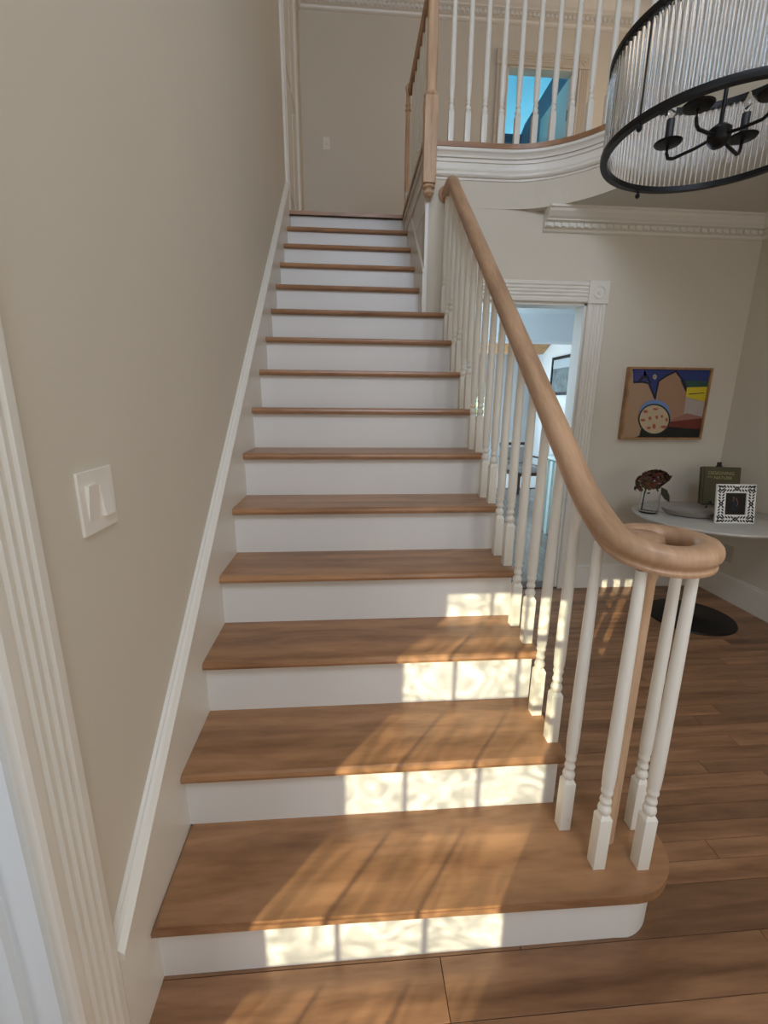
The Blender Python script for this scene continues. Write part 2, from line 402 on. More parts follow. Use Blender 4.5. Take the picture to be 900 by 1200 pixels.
# ------------------------------------------------------------------ crown mouldings
def crown(name, p0, p1, m=WHITE_TRIM, s=1.0, end0=True):
    """p0->p1 runs along the wall at the ceiling line; room is on the right-hand side of travel"""
    root = empty(name, p0); tag(root, kind='structure')
    p0 = Vector(p0); p1 = Vector(p1); L = (p1-p0); n = L.normalized().cross(Vector((0, 0, 1)))
    prof = [(0, 0), (.115, 0), (.115, -.012), (.105, -.016), (.098, -.030), (.078, -.050), (.062, -.060), (.060, -.066), (.048, -.070), (.040, -.074),
            (.040, -.098), (.020, -.101), (.016, -.112), (.006, -.118), (0, -.118)]
    bm = bmesh.new(); sweep(bm, [Vector((0, 0, 0)), L], [(a*s, b*s) for a, b in prof])
    link('crown_profile', bm, m, root)
    bm = bmesh.new(); k = 0; st = .048; t = L.normalized()
    while k*st < L.length-.01:
        c = t*(k*st+.02) + n*.040*s + Vector((0, 0, -.086*s))
        vs = box(bm, -.014, .014, -.009*s, .012*s, -.011*s, .010*s)
        R = Matrix((( t.x, n.x, 0, c.x), (t.y, n.y, 0, c.y), (0, 0, 1, c.z), (0, 0, 0, 1)))
        bmesh.ops.transform(bm, matrix=R, verts=vs); k += 1
    link('dentils', bm, m, root)['kind'] = 'stuff'
    return root
# direction chosen so that t x up points into the room
crown('trim_3', (1.70, YB, ZC), (XR, YB, ZC))
crown('trim_4', (XR, YB, ZC), (XR, YF, ZC))
crown('trim_5', (0, YU, ZU), (XR+.8, YU, ZU), s=1.55)
crown('trim_6', (0, 3.0, ZU), (0, YU, ZU), s=1.55)

# ------------------------------------------------------------------ baseboards
def baseboard(name, x0, x1, y0, y1, h=.185, m=WHITE_TRIM):
    r = empty(name, (x0, y0, 0)); tag(r, kind='structure')
    B('board', m, 0, x1-x0, 0, y1-y0, 0, h-.02, r)
    dx, dy = (x1-x0), (y1-y0)
    if dx > dy: B('board_cap', m, 0, dx, dy*.35, dy, h-.02, h, r, .002)
    else: B('board_cap', m, dx*.35, dx, 0, dy, h-.02, h, r, .002)
baseboard('baseboard_back', 2.17, XR-.016, YB-.016, YB-.0)
baseboard('baseboard_right', XR-.016, XR, YF, YB-.016)
baseboard('baseboard_back.001', W+.001, 1.09, YB-.016, YB)

# ------------------------------------------------------------------ door casings (fluted)
def fluted(bm, w, h, d=.022, n=4, horiz=False):
    """board in the x-z plane from (0,0) to (w,h), face at y=-d"""
    pts = [(0, 0), (0, -d*.75), (.006, -d)]
    m0 = .020; fw = (w-2*m0)/n
    for k in range(n):
        a = m0+k*fw
        pts += [(a, -d), (a+fw*.18, -d+.0065), (a+fw*.5, -d+.009), (a+fw*.82, -d+.0065), (a+fw, -d)] if False else \
               [(a+fw*.12, -d), (a+fw*.25, -d+.006), (a+fw*.5, -d+.008), (a+fw*.75, -d+.006), (a+fw*.88, -d)]
    pts += [(w-.006, -d), (w, -d*.75), (w, 0)]
    prism(bm, pts, 0, h, 'z')
def casing(name, M_, wopen, hopen, w=.125, m=WHITE_TRIM, blocks=True, left=True):
    """casing round an opening; M_ maps local (x along wall, -y to viewer, z up), x=0 at the left edge of the opening"""
    root = empty(name); root.matrix_world = M_; tag(root, kind='structure')
    def put(nm, bm):
        return link(nm, bm, m, root)
    for sgn in ((0, 1) if left else (1,)):
        bm = bmesh.new(); fluted(bm, w, hopen)
        bmesh.ops.translate(bm, vec=((wopen if sgn else -w), 0, 0), verts=bm.verts); put('casing_upright', bm)
    bm = bmesh.new(); fluted(bm, w, wopen)
    bmesh.ops.transform(bm, matrix=Matrix.Rotation(PI/2, 4, 'Y'), verts=bm.verts)
    bmesh.ops.translate(bm, vec=(0, 0, hopen+w), verts=bm.verts); put('casing_head', bm)
    for x in ((-w, wopen) if left else (wopen,)):
        bm = bmesh.new(); e = .006; box(bm, x-e, x+w+e, -.030, 0, hopen-e, hopen+w+e, .003)
        b_ = put('corner_block', bm)
        bm = bmesh.new(); lathe(bm, [(.040, 0), (.040, .006), (.032, .006), (.030, .001), (.016, .001), (.013, .007), (.002, .008)], (0, 0, 0), 20, 'y')
        bmesh.ops.scale(bm, vec=(1, -1, 1), verts=bm.verts)
        bmesh.ops.translate(bm, vec=(x+w/2, -.030, hopen+w/2), verts=bm.verts)
        r_ = link('rosette', bm, m, b_, smooth=True)
    return root
# doorway to the hall
d2 = casing('door_1', Matrix.Translation((1.22, YB, 0)), .82, 2.0, .125)
B('door_jamb', WHITE_TRIM, 0, .015, 0, .12, 0, 2.0, d2); B('door_jamb', WHITE_TRIM, .805, .82, 0, .12, 0, 2.0, d2); B('door_jamb', WHITE_TRIM, 0, .82, 0, .12, 1.985, 2.0, d2)
# opening in the left wall (casing in the lower left corner); local x -> -y world, -y local -> +x world
Rl = Matrix(((0, -1, 0, 0), (-1, 0, 0, .012), (0, 0, 1, 0), (0, 0, 0, 1)))
Rl = Matrix(((0, -1, 0, 0), (1, 0, 0, -1.35), (0, 0, 1, 0), (0, 0, 0, 1)))   # x->+y, y->-x
d1 = casing('door_2', Rl, 1.362, 2.1, .117)
B('door_jamb', COOLW, 1.35, 1.362, .0, .12, 0, 2.1, d1); B('door_jamb', WHITE, 0, .012, 0, .12, 0, 2.1, d1)
B('door_stop', COOLW, 1.335, 1.35, .045, .085, 0, 2.1, d1)
# open door leaf folded back into the side room
leaf = B('door_leaf', COOLW, 1.300, 1.335, .10, .95, .01, 2.08, d1, .003)
for (za, zb) in ((.22, .95), (1.1, 1.95)):
    B('door_panel', COOLW, 1.292, 1.30, .24, .82, za, zb, leaf, .004)
# landing door on the left wall upstairs
Ru = Matrix(((0, -1, 0, 0), (1, 0, 0, 3.66), (0, 0, 1, ZF), (0, 0, 0, 1)))
d3 = casing('door_3', Ru, .85, 2.10, .125)
B('door_leaf', WHITE_TRIM, .0, .85, -.006, 0, 0, 2.10, d3)
for xa in (.09, .46):
    for za, zb in ((.2, .95), (1.1, 1.95)): B('door_panel', WHITE_TRIM, xa, xa+.3, -.012, -.006, za, zb, d3, .003)
# upstairs doorway with the blue-lit room
TRB = mat('beige_trim_paint', (.62, .55, .45, 1), .4)  # beige casing with the warm upstairs light mixed into its colour
d4 = casing('door_4', Matrix.Translation((DX0, YU, ZF)), DX1-DX0, DZ-ZF, .125, TRB)
B('door_jamb', WHITE_TRIM, 0, .015, 0, .12, 0, DZ-ZF, d4); B('door_jamb', WHITE_TRIM, DX1-DX0-.015, DX1-DX0, 0, .12, 0, DZ-ZF, d4)
B('door_jamb', WALL, 0, DX1-DX0, 0, .12, DZ-ZF-.015, DZ-ZF, d4)
dl = B('door_leaf', WHITE_TRIM, DX1-DX0-.055, DX1-DX0-.018, .06, .86, .01, DZ-ZF-.02, d4)
bm = bmesh.new(); lathe(bm, [(.008, 0), (.008, .10)], (DX1-DX0-.062, .05, 1.62), 10); hg = link('hinge', bm, STEEL, dl)

# ------------------------------------------------------------------ room behind the upstairs doorway
BLUEW = mat('pale_blue_wall', (.42, .72, .84, 1), .7)
SLATE = mat('slate_blue_paint', (.045, .085, .13, 1), .6)
tag(B('wall_blue_room', BLUEW, 1.5, 5.0, 6.9, 7.0, ZF, 7.2), kind='structure')
tag(B('wall_blue_room.001', BLUEW, 1.5, 1.6, 5.32, 7.0, ZF, 7.2), kind='structure')
tag(B('wall_blue_room.002', BLUEW, 4.4, 4.5, 5.32, 7.0, ZF, 7.2), kind='structure')
tag(B('wall_blue_room.003', BLUEW, 1.5, 4.5, YU, 5.32, ZU, 7.2), kind='structure')
tag(B('ceiling.005', BLUEW, 1.5, 4.5, 5.32, 7.0, 7.1, 7.2), kind='structure')
tag(B('floor.002', TREAD, 1.5, 4.5, 5.2, 7.0, ZF-.05, ZF), kind='structure')
bm = bmesh.new()
prism(bm, [(2.72, 4.60), (3.02, 4.60), (3.10, 4.95), (3.62, 5.75), (3.36, 5.78), (2.86, 4.98)], 6.15, 6.32, 'y')
bm2 = link('sloped_beam', bm, SLATE); tag(bm2, 'dark slate sloped beam in the blue-lit room upstairs', 'beam')
tag(B('trim_7', SLATE, 2.45, 2.80, 6.2, 6.25, 4.70, 4.80), kind='structure')
tr = empty('small_railing', (3.05, 6.2, 4.6)); tag(tr, 'small dark stepped railing under the sloped beam upstairs', 'railing')
for k in range(4):
    B('post', SLATE, .05+k*.09, .065+k*.09, 0, .02, -1.75, .14+k*.10, tr)
bm = bmesh.new(); sweep(bm, [(.0, .01, .13), (.32, .01, .50)], [(-.012, -.012), (.012, -.012), (.012, .012), (-.012, .012)]); link('rail', bm, SLATE, tr)

# ------------------------------------------------------------------ staircase
st = empty('staircase', (0, .2373, 0)); tag(st, 'straight staircase of brown maple treads and white risers', 'staircase')
O = Vector(st.location)
def sp(o): o.location = -O; o.parent = st; return o
NOSE = .012
def tread_bm(x1, y0, y1, z, t=.027):
    bm = bmesh.new()
    prof = [(y1, z), (y0+.010, z), (y0+.003, z-.004), (y0, z-t*.5), (y0+.003, z-t+.004), (y0+.010, z-t), (y1, z-t)]
    prism(bm, prof, .021, x1, 'x'); return bm
for n in range(1, 15):
    x1 = W if n < 11 else WI
    y0 = n*RUN; z = n*RISE
    y1 = (n+1)*RUN+OV
    if n == 1:
        # bullnose starting tread: rounded right end
        bm = bmesh.new(); c = (1.185, .385); R = .150
        pts = [(.021, y1), (.021, y0+.002)]
        for k in range(0, 25):
            a = -PI/2 + k/24*PI*1.02
            pts.append((c[0]+R*math.cos(a), c[1]+R*math.sin(a)))
        pts += [(W, y1)]
        prism(bm, pts, z-.027, z, 'z')
        es = [e for e in bm.edges if abs(e.verts[0].co.z-e.verts[1].co.z) < 1e-6 and not (e.verts[0].co.y > y1-.01 and e.verts[1].co.y > y1-.01)]
        bmesh.ops.bevel(bm, geom=es, offset=.007, segments=2, affect='EDGES')
        sp(link('tread', bm, TREAD))
    else:
        sp(link('tread', tread_bm(x1, y0, y1, z), TREAD))
# landing nosing
sp(link('landing_nosing', tread_bm(.945, 15*RUN, 15*RUN+.06, 15*RISE+.001), TREAD))
for n in range(1, 16):
    x1 = W-.012 if n < 11 else WI
    yf = n*RUN+OV; z0, z1 = (n-1)*RISE, n*RISE-.026
    if n == 1:
        bm = bmesh.new(); c = (1.185, .385); R = .150-OV
        pts = [(.021, yf), ]
        for k in range(0, 25):
            a = -PI/2 + k/24*PI
            pts.append((c[0]+R*math.cos(a), c[1]+R*math.sin(a)))
        pts += [(W-.02, c[1]+R), (W-.02, yf+.2), (.021, yf+.2)]
        pts[1] = (c[0]-.02, yf)
        prism(bm, pts, 0, z1, 'z'); bmesh.ops.triangulate(bm, faces=[f for f in bm.faces if len(f.verts) > 4])
        sp(link('riser', bm, WHITE))
    else:
        sp(B('riser', WHITE, .021, x1, yf, yf+.018, z0, z1+.001))
# skirt boards: left, with a moulded cap
def skirt(name, x0, x1, ya, yb, off, capw):
    bm = bmesh.new()
    zl = max(0, .8*ya-.40)
    L = [(ya, zl), (ya, .8*ya+off-.03), (yb, .8*yb+off-.03), (yb, .8*yb-.40)] + ([(.5, 0)] if zl == 0 else [])
    prism(bm, L, x0, x1, 'x'); sk = sp(link(name, bm, WHITE_TRIM))
    bm = bmesh.new()
    s = 1 if capw > 0 else -1; base = x0 if capw > 0 else x1
    prof = [(0, -.032), (.024, -.032), (.024, -.026), (.030, -.020), (.030, -.010), (.024, -.004), (.018, .002), (.010, .004), (.008, .010), (0, .012)]
    a = Vector((base, ya, .8*ya+off)); b = Vector((base, yb, .8*yb+off))
    v0 = [bm.verts.new(a+Vector((s*p, 0, q))) for p, q in prof]; v1 = [bm.verts.new(b+Vector((s*p, 0, q))) for p, q in prof]
    bm.faces.new(v0); bm.faces.new(v1[::-1])
    for i in range(len(prof)): bm.faces.new((v0[i], v0[(i+1) % len(prof)], v1[(i+1) % len(prof)], v1[i]))
    link('skirt_cap', bm, WHITE_TRIM, sk)
    return sk
skirt('skirt_board', .0005, .021, .129, 3.53, .205, 1)
skirt('skirt_board', WI-.008, WI+.02, YB-.012, 3.56, .185, -1)
# carcass on the open right side, closing the steps
bm = bmesh.new()
for n in range(2, 11): box(bm, W-.03, W-.012, n*RUN+OV+.001, YB-.001, (n-1)*RISE-.027, n*RISE-.027)
box(bm, W-.03, W-.012, RUN+OV+.14, YB-.001, 0, RISE-.027)
sp(link('side_stringer', bm, WHITE))

# ------------------------------------------------------------------ stair balustrade
rl = empty('stair_railing', (1.08, .43, .19)); tag(rl, 'sloping stair railing with pale oak handrail curling into a volute', 'railing')
OR = Vector(rl.location)
XC = 1.08; VC = Vector((1.185, .385, 0)); VR = .100
def zr(y): return .8*y + .725
def rail_path():
    P = [(XC, YB-.012, 2.585), (XC, 2.34, 2.585)]
    # gooseneck easing into the slope
    for k in range(1, 5): 
        t = k/5; y = 2.34-.10*t; P.append((XC, y, 2.585*(1-t)+zr(2.24)*t + .010*math.sin(PI*t)))
    P.append((XC, 2.24, zr(2.24)))
    ys = 2.0
    while ys > .60: P.append((XC, ys, zr(ys))); ys -= .2
    # plan: straight to y=VC.y, then ccw arc; height eases by arc length
    s0 = .58; Ls = .36; zend = zr(s0)-.5*.8*Ls
    def zs(s): return zr(s0) - .8*s + .4*s*s/Ls if s < Ls else zend
    s = 0
    while s0-s > VC.y+.01: P.append((XC, s0-s, zs(s))); s += .02
    s = s0-VC.y
    n = 96; a = PI; 
    for k in range(n+1):
        a = PI + k/n*(2*PI*1.02)
        tt = k/n
        r = (VC.x-XC) - .055*max(0, (tt-.45)/.55)**1.1
        P.append((VC.x+r*math.cos(a), VC.y+r*math.sin(a), zs(s)))
        s += r*(2*PI*1.02)/n
    return P
# cross-section of the handrail: rounded top, waisted sides
RPh = [(.0, -.031), (.021, -.031), (.0225, -.028), (.0225, -.0235), (.020, -.021), (.0195, -.017), (.022, -.012), (.0275, -.006), (.0295, .002), (.0292, .010), (.027, .018), (.021, .0255), (.011, .0295), (0, .031)]
RP = RPh[:-1] + [(-a, b) for a, b in RPh[::-1]][:-1]
bm = bmesh.new(); path = rail_path(); sweep(bm, path, RP)
hr = link('handrail', bm, OAK, rl, smooth=True); hr.location = -OR
bm = bmesh.new(); pe = path[-1]
lathe(bm, [(.026, -.030), (.036, -.022), (.043, -.006), (.045, .010), (.041, .022), (.028, .030), (.004, .031)], (VC.x-.020, VC.y+.008, pe[2]), 24)
ve = link('volute_eye', bm, OAK, hr, smooth=True)
bm = bmesh.new(); lathe(bm, [(.046, 0), (.048, -.006), (.044, -.013), (.036, -.017), (.034, -.022)], (XC, YB-.0, 2.585), 28, 'y')
ro = link('wall_rosette', bm, OAK, hr, smooth=True)
# newel in the middle of the volute
bm = bmesh.new(); lathe(bm, [(.019, .19), (.0185, .60), (.0175, .96), (.022, .975), (.022, 1.02)], (VC.x+.0, VC.y, 0), 20)
nw = link('newel_post', bm, OAKV, rl, smooth=True); nw.location = -OR

def baluster_mesh(H, blk=.16, r0=.0155, r1=.0118):
    """square foot, rings, long taper; local origin at the foot"""
    bm = bmesh.new(); h = .016
    box(bm, -h, h, -h, h, 0, blk-.004, .0012)
    vs = [bm.verts.new((sx*h, sy*h, blk-.004)) for sx, sy in ((-1, -1), (1, -1), (1, 1), (-1, 1))]
    vt = [bm.verts.new((sx*h*.62, sy*h*.62, blk+.008)) for sx, sy in ((-1, -1), (1, -1), (1, 1), (-1, 1))]
    for i in range(4): bm.faces.new((vs[i], vs[(i+1) % 4], vt[(i+1) % 4], vt[i]))
    z = blk
    prof = [(.010, z-.002), (.0115, z+.006), (.0155, z+.013), (.0165, z+.021), (.0145, z+.029), (.0105, z+.034), (.0105, z+.038), (.0135, z+.041), (.0145, z+.046), (.0135, z+.051),
            (.0115, z+.055), (.0118, z+.064), (.0145, z+.070), (.0150, z+.075), (.0130, z+.080), (.0152, z+.092), (.0163, z+.13), (.0160, z+.22), (.0146, z+.45), (r1, H)]
    lathe(bm, prof, (0, 0, 0), 14)
    me = bpy.data.meshes.new('baluster'); bm.to_mesh(me); bm.free(); me.materials.append(BALU)
    me.polygons.foreach_set('use_smooth', [True]*len(me.polygons)); me.set_sharp_from_angle(angle=math.radians(40))
    return me
mA, mB = baluster_mesh(.825), baluster_mesh(.92)
def place_bal(me, loc, parent, org):
    o = bpy.data.objects.new('baluster', me); COL.objects.link(o); o.parent = parent; o.location = Vector(loc)-org
    return o
for k in range(18):
    yb = .43+.1187*k
    n = 1 if k == 0 else (k+3)//2
    z = n*RISE
    want = zr(yb)-.028-z if yb > .6 else None
    if k == 0: me = baluster_mesh(.855)
    elif yb > 2.26: me = baluster_mesh(2.557-z)
    elif yb < .6: me = baluster_mesh(zr(yb)-z-.022)
    else: me = None
    if me is None:
        key = round(want, 2)
        if key not in wmesh: wmesh[key] = baluster_mesh(want)
        me = wmesh[key]
    place_bal(me, (XC, yb, z), rl, OR)
mV = baluster_mesh(.822)
for x, yb in ((1.118, .318), (1.232, .309), (1.283, .418)): place_bal(mV, (x, yb, .19), rl, OR)

# ------------------------------------------------------------------ upstairs balustrade
ub = empty('balcony_railing', (.965, 2.455, ZF)); tag(ub, 'upstairs balcony railing with white balusters on the curved landing edge', 'railing')
OU = Vector(ub.location)
def newel(name, cx, cy, zb, s=.075, parent=ub, drop=True):
    bm = bmesh.new(); h = s/2
    box(bm, -h, h, -h, h, (-.235 if drop else 0), .195, .003)
    lathe(bm, [(h*.75, .19), (h*1.02, .197), (h*1.12, .207), (h*1.02, .217), (h*.80, .222), (h*.78, .26), (h*.86, .36), (h*.80, .60), (h*.66, .78), (h*.72, .80), (h*.9, .81), (h*.7, .83), (h*.7, .98)], (0, 0, 0), 20)
    o = link(name, bm, OAKV, parent, smooth=True); o.location = Vector((cx, cy, zb))-OU
    if drop:
        bm = bmesh.new(); lathe(bm, [(h*.5, -.235), (h*.95, -.240), (h*.98, -.252), (h*.6, -.260), (h*.55, -.264), (h*.82, -.270), (h*.86, -.282), (h*.55, -.296), (h*.1, -.302)], (0, 0, 0), 20)
        link('drop_finial', bm, OAKV, o, smooth=True)
    return o
newel('newel_post', .966, 2.458, ZF)
bm = bmesh.new(); lathe(bm, [(.018, -.12), (.018, .02), (.026, .03), (.018, .04), (.020, .5), (.016, .70), (.024, .71), (.016, .73), (.022, .745), (.016, .76), (.016, .82), (.024, .86), (.008, .885)], (0, 0, 0), 16)
o = link('newel_post', bm, OAKV, ub, smooth=True); o.location = Vector((.962, 3.54, ZF))-OU
mU = baluster_mesh(.81, .155, .0155, .0105)
# balusters follow the edge at .10 m steps
EP = [Vector((x, y, 0)) for x, y in edge_path(-.004, .93)]
EP[0] = Vector((.95, YB-.012, 0))
for v in EP: pass
def walk(P, s):
    for a, b in zip(P, P[1:]):
        d = (b-a).length
        if s <= d: return a.lerp(b, s/d)
        s -= d
    return P[-1]
s = .142
while s < 3.6:
    p = walk(EP, s); place_bal(mU, (p.x, p.y, ZF), ub, OU); s += .1
for k in range(8): place_bal(mU, (.985, 2.575+k*.115, ZF), ub, OU)
bm = bmesh.new(); pth = [walk(EP, t)+Vector((0, 0, ZF+.83)) for t in [.02]+[.1*i for i in range(1, 38)]]
sweep(bm, pth, RP); o = link('handrail', bm, OAK, ub, smooth=True); o.location = -OU
bm = bmesh.new(); sweep(bm, [(.985, 2.48, ZF+.83), (.985, 3.52, ZF+.83)], RP)
o = link('handrail', bm, OAK, ub, smooth=True); o.location = -OU

# ------------------------------------------------------------------ switches and outlets
def rocker(bm, x0, x1, z0, z1, tilt, y=-.006):
    zc = (z0+z1)/2
    vs = box(bm, x0, x1, y-.004, y, z0, z1)
    for v in vs:
        if v.co.y < y-.001: v.co.y += tilt*(v.co.z-zc)/(z1-z0)
def switch(name, M_, label, gang, w, h, cat='light switch', kind='rocker'):
    r = empty(name); r.matrix_world = M_; tag(r, label, cat)
    bm = bmesh.new(); box(bm, -w/2, w/2, -.006, 0, -h/2, h/2, .002); link('wall_plate', bm, PLASTIC if kind != 'outlet' else OUTM, r)
    for g in range(gang):
        cx = (g-(gang-1)/2)*.046
        if kind == 'rocker':
            bm = bmesh.new(); rocker(bm, cx-.0165, cx+.0165, -.033, .033, .007*(1 if g % 2 else -1)); link('rocker', bm, PLASTIC, r)
        elif kind == 'toggle':
            bm = bmesh.new(); box(bm, cx-.006, cx+.006, -.020, -.006, -.004, .014, .001); link('toggle', bm, PLASTIC, r)
            bm = bmesh.new(); box(bm, cx-.009, cx+.009, -.0075, -.005, -.016, .018); link('slot', bm, WALL, r)
        else:
            for zc in (-.02, .02): bm = bmesh.new(); box(bm, -.017, .017, -.008, -.005, zc-.014, zc+.014, .002); link('socket', bm, OUTM, r)
RX = Matrix(((0, -1, 0, 0), (1, 0, 0, 0), (0, 0, 1, 0), (0, 0, 0, 1)))
switch('light_switch', Matrix.Translation((0, .318, 1.178)) @ RX, 'white double rocker light switch on the left wall beside the stairs', 2, .118, .118)
switch('light_switch', Matrix.Translation((.262, YU, 4.105)), 'small white toggle light switch on the upstairs landing wall', 1, .075, .118, kind='toggle')
OUTM = mat('beige_outlet', (.50, .46, .38, 1), .5)
RR = Matrix(((0, 1, 0, 0), (-1, 0, 0, 0), (0, 0, 1, 0), (0, 0, 0, 1)))
switch('wall_outlet', Matrix.Translation((XR, 2.28, .33)) @ RR, 'beige wall outlet low on the right wall behind the table', 1, .075, .118, cat='outlet', kind='outlet')

# ------------------------------------------------------------------ abstract painting
PX0, PX1, PZ0, PZ1 = 2.372, 2.965, 1.122, 1.606
pt = empty('painting', ((PX0+PX1)/2, YB, PZ0)); tag(pt, 'abstract painting with tan shapes, blue sky and speckled disc in thin wood frame', 'painting')
PW, PH = PX1-PX0, PZ1-PZ0
FRW = wood('thin_frame_wood', (.20, .10, .04, 1), (.42, .23, .10, 1), .4, scale=(10, 10, 10), rand=.0)
for (a, b, c, d) in ((-PW/2, -PW/2+.014, 0, PH), (PW/2-.014, PW/2, 0, PH), (-PW/2+.014, PW/2-.014, 0, .014), (-PW/2+.014, PW/2-.014, PH-.014, PH)):
    B('frame_side', FRW, a, b, -.045, -.001, c, d, pt, .001)
pm = lambda n, h: mat('paint_'+n, S(h), .6)
PC = {n: pm(n, h) for n, h in dict(blue='#27346e', navy='#15142e', tan='#a8876b', tan2='#a07c60', yellow='#c9b322', white='#a89d94', green='#2c4a44', red='#6b2a20', rose='#94655a', black='#0c100d', disc='#bda98a', spot='#a4583e', halo='#6c86b8', violet='#3a3a78', dgreen='#14261c').items()}
names = list(PC)
bm = bmesh.new()
def uv(x, y): return ((x-(131-.1555*(y-38)))/738, (y-40)/640)
LV = [0]
def poly(col, pts, raw=True):
    LV[0] += 1
    vs = []
    for p in pts:
        u, v = uv(*p) if raw else p
        u = min(max(u, .022), .978); v = min(max(v, .028), .972)
        vs.append(bm.verts.new((-PW/2+u*PW, -.030-.00025*LV[0], PH*(1-v))))
    f = bm.faces.new(vs); f.material_index = names.index(col)
poly('tan', [(0, 0), (1, 0), (1, 1), (0, 1)], False)
poly('blue', [(100, 30), (900, 30), (860, 210), (640, 205), (540, 75), (100, 75)])
poly('blue', [(160, 60), (545, 60), (540, 80), (385, 158), (160, 172)])
poly('blue', [(295, 150), (390, 150), (354, 312)])
poly('green', [(600, 150), (870, 155), (860, 212), (630, 208)])
poly('violet', [(180, 60), (260, 60), (250, 120), (300, 150), (175, 160)])
def stroke(col, pts, wd):
    for (xa, ya), (xb, yb) in zip(pts, pts[1:]):
        dx, dy = xb-xa, yb-ya; L = math.hypot(dx, dy); nx, ny = -dy/L*wd/2, dx/L*wd/2; ex, ey = dx/L*wd*.3, dy/L*wd*.3
        poly(col, [(xa+nx-ex, ya+ny-ey), (xb+nx+ex, yb+ny+ey), (xb-nx+ex, yb-ny+ey), (xa-nx-ex, ya-ny-ey)]); LV[0] -= .9
    LV[0] += 1
poly('tan2', [(392, 158), (530, 82), (600, 190), (636, 278), (610, 500), (370, 520), (375, 330)])
stroke('navy', [(165, 172), (240, 168), (298, 178), (354, 312), (385, 158), (455, 112), (540, 72), (600, 145), (655, 265)], 17)
stroke('navy', [(600, 150), (655, 268)], 30)
stroke('navy', [(215, 160), (240, 128), (285, 122), (310, 175)], 22)
poly('yellow', [(640, 210), (860, 203), (850, 335), (632, 295)])
poly('navy', [(655, 266), (800, 254), (800, 260), (660, 274)])
poly('white', [(632, 290), (720, 325), (850, 330), (830, 490), (606, 500)])
poly('rose', [(480, 505), (640, 440), (780, 470), (800, 490), (610, 505)])
poly('red', [(440, 520), (640, 500), (860, 484), (820, 585), (430, 580)])
poly('black', [(225, 585), (430, 560), (820, 585), (800, 700), (160, 700), (205, 650)])
def disc(col, cx, cy, rx, ry, n=28, raw=True): poly(col, [(cx+rx*math.cos(2*PI*k/n), cy+ry*math.sin(2*PI*k/n)) for k in range(n)])
disc('halo', 350, 440, 138, 118); disc('dgreen', 345, 497, 146, 140); disc('disc', 343, 498, 133, 128)
for (a, b, c, d) in ((265, 428, 22, 14), (355, 405, 26, 10), (240, 505, 24, 12), (303, 488, 14, 18), (365, 478, 12, 18), (412, 470, 12, 14), (455, 500, 12, 20), (430, 565, 32, 14), (340, 560, 16, 24), (290, 575, 22, 12)): disc('spot', a, b, c, d, 8)
disc('white', 346, 123, 18, 22, 14); disc('spot', 346, 123, 7, 9, 10)
bmesh.ops.triangulate(bm, faces=bm.faces[:], ngon_method='EAR_CLIP')
me = bpy.data.meshes.new('canvas_print'); bm.to_mesh(me); bm.free()
for n_ in names: me.materials.append(PC[n_])
cp = bpy.data.objects.new('canvas_print', me); COL.objects.link(cp); cp.parent = pt
B('canvas', PC['tan'], -PW/2+.014, PW/2-.014, -.030, -.003, .014, PH-.014, pt)

# ------------------------------------------------------------------ round pedestal table
TX, TY, TZ, TR = 2.715, 1.985, .690, .425
tb = empty('pedestal_table', (TX, TY, 0)); tag(tb, 'round white marble pedestal table on a black disc base', 'table')
bm = bmesh.new(); lathe(bm, [(TR-.03, TZ-.024), (TR-.008, TZ-.020), (TR, TZ-.010), (TR-.002, TZ-.003), (TR-.008, TZ)], seg=72); link('tabletop', bm, MARBLE, tb, smooth=True)
bm = bmesh.new(); lathe(bm, [(.017, .012), (.017, TZ-.03), (.07, TZ-.029), (.07, TZ-.0235)], seg=24); link('column', bm, BLACK, tb, smooth=True)
bm = bmesh.new(); lathe(bm, [(.255, 0), (.257, .004), (.252, .010), (.05, .014), (.020, .020)], seg=56); link('base', bm, BLACK, tb, smooth=True)

# ------------------------------------------------------------------ things on the table
# book on a small easel
BOOKC = mat('olive_book_cloth', S('#4b4526'), .6, bump=.3, bscale=500, var=.1, vscale=8)
BOOKF = mat('gold_lettering', S('#a39a6a'), .5)
BX, BY = 2.955, 2.20
tilt = -.22; rz = -.28
bk = empty('book', (BX, BY, TZ)); bk.rotation_euler = (0, 0, rz); tag(bk, 'olive green book propped upright on a black easel', 'book')
Tm = rot_frame((0, 0, .022), rx=tilt)
def tb_(name, m, x0, x1, y0, y1, z0, z1, par, bev=0, T=Tm):
    bm = bmesh.new(); box(bm, x0, x1, y0, y1, z0, z1, bev); bmesh.ops.transform(bm, matrix=T, verts=bm.verts); return link(name, bm, m, par)
tb_('cover', BOOKC, -.115, .115, -.016, .0, 0, .25, bk, .001)
tb_('pages', mat('paper', (.6, .56, .45, 1), .9), -.108, .112, -.0005, .014, .003, .247, bk)
tb_('cover_back', BOOKC, -.115, .115, .014, .018, 0, .25, bk, .001)
tb_('cover_border', BLACK, -.104, -.100, -.0168, -.016, .01, .24, bk)
def text(body, size, m, par, T, x, z, y, align='CENTER', ext=.0003):
    cu = bpy.data.curves.new('lettering', 'FONT'); cu.body = body; cu.size = size; cu.align_x = align; cu.extrude = ext
    to = bpy.data.objects.new('tmp', cu); COL.objects.link(to); dg = bpy.context.evaluated_depsgraph_get()
    me = bpy.data.meshes.new_from_object(to.evaluated_get(dg)); bpy.data.objects.remove(to); bpy.data.curves.remove(cu)
    me.transform(T @ Matrix.Translation((x, y, z)) @ Matrix.Rotation(PI/2, 4, 'X')); me.materials.clear(); me.materials.append(m)
    o = bpy.data.objects.new('lettering', me); COL.objects.link(o); o.parent = par; return o
text('DESIGNING', .030, BOOKF, bk, Tm, 0, .198, -.0165)
text('WITH', .012, BOOKF, bk, Tm, -.068, .176, -.0165)
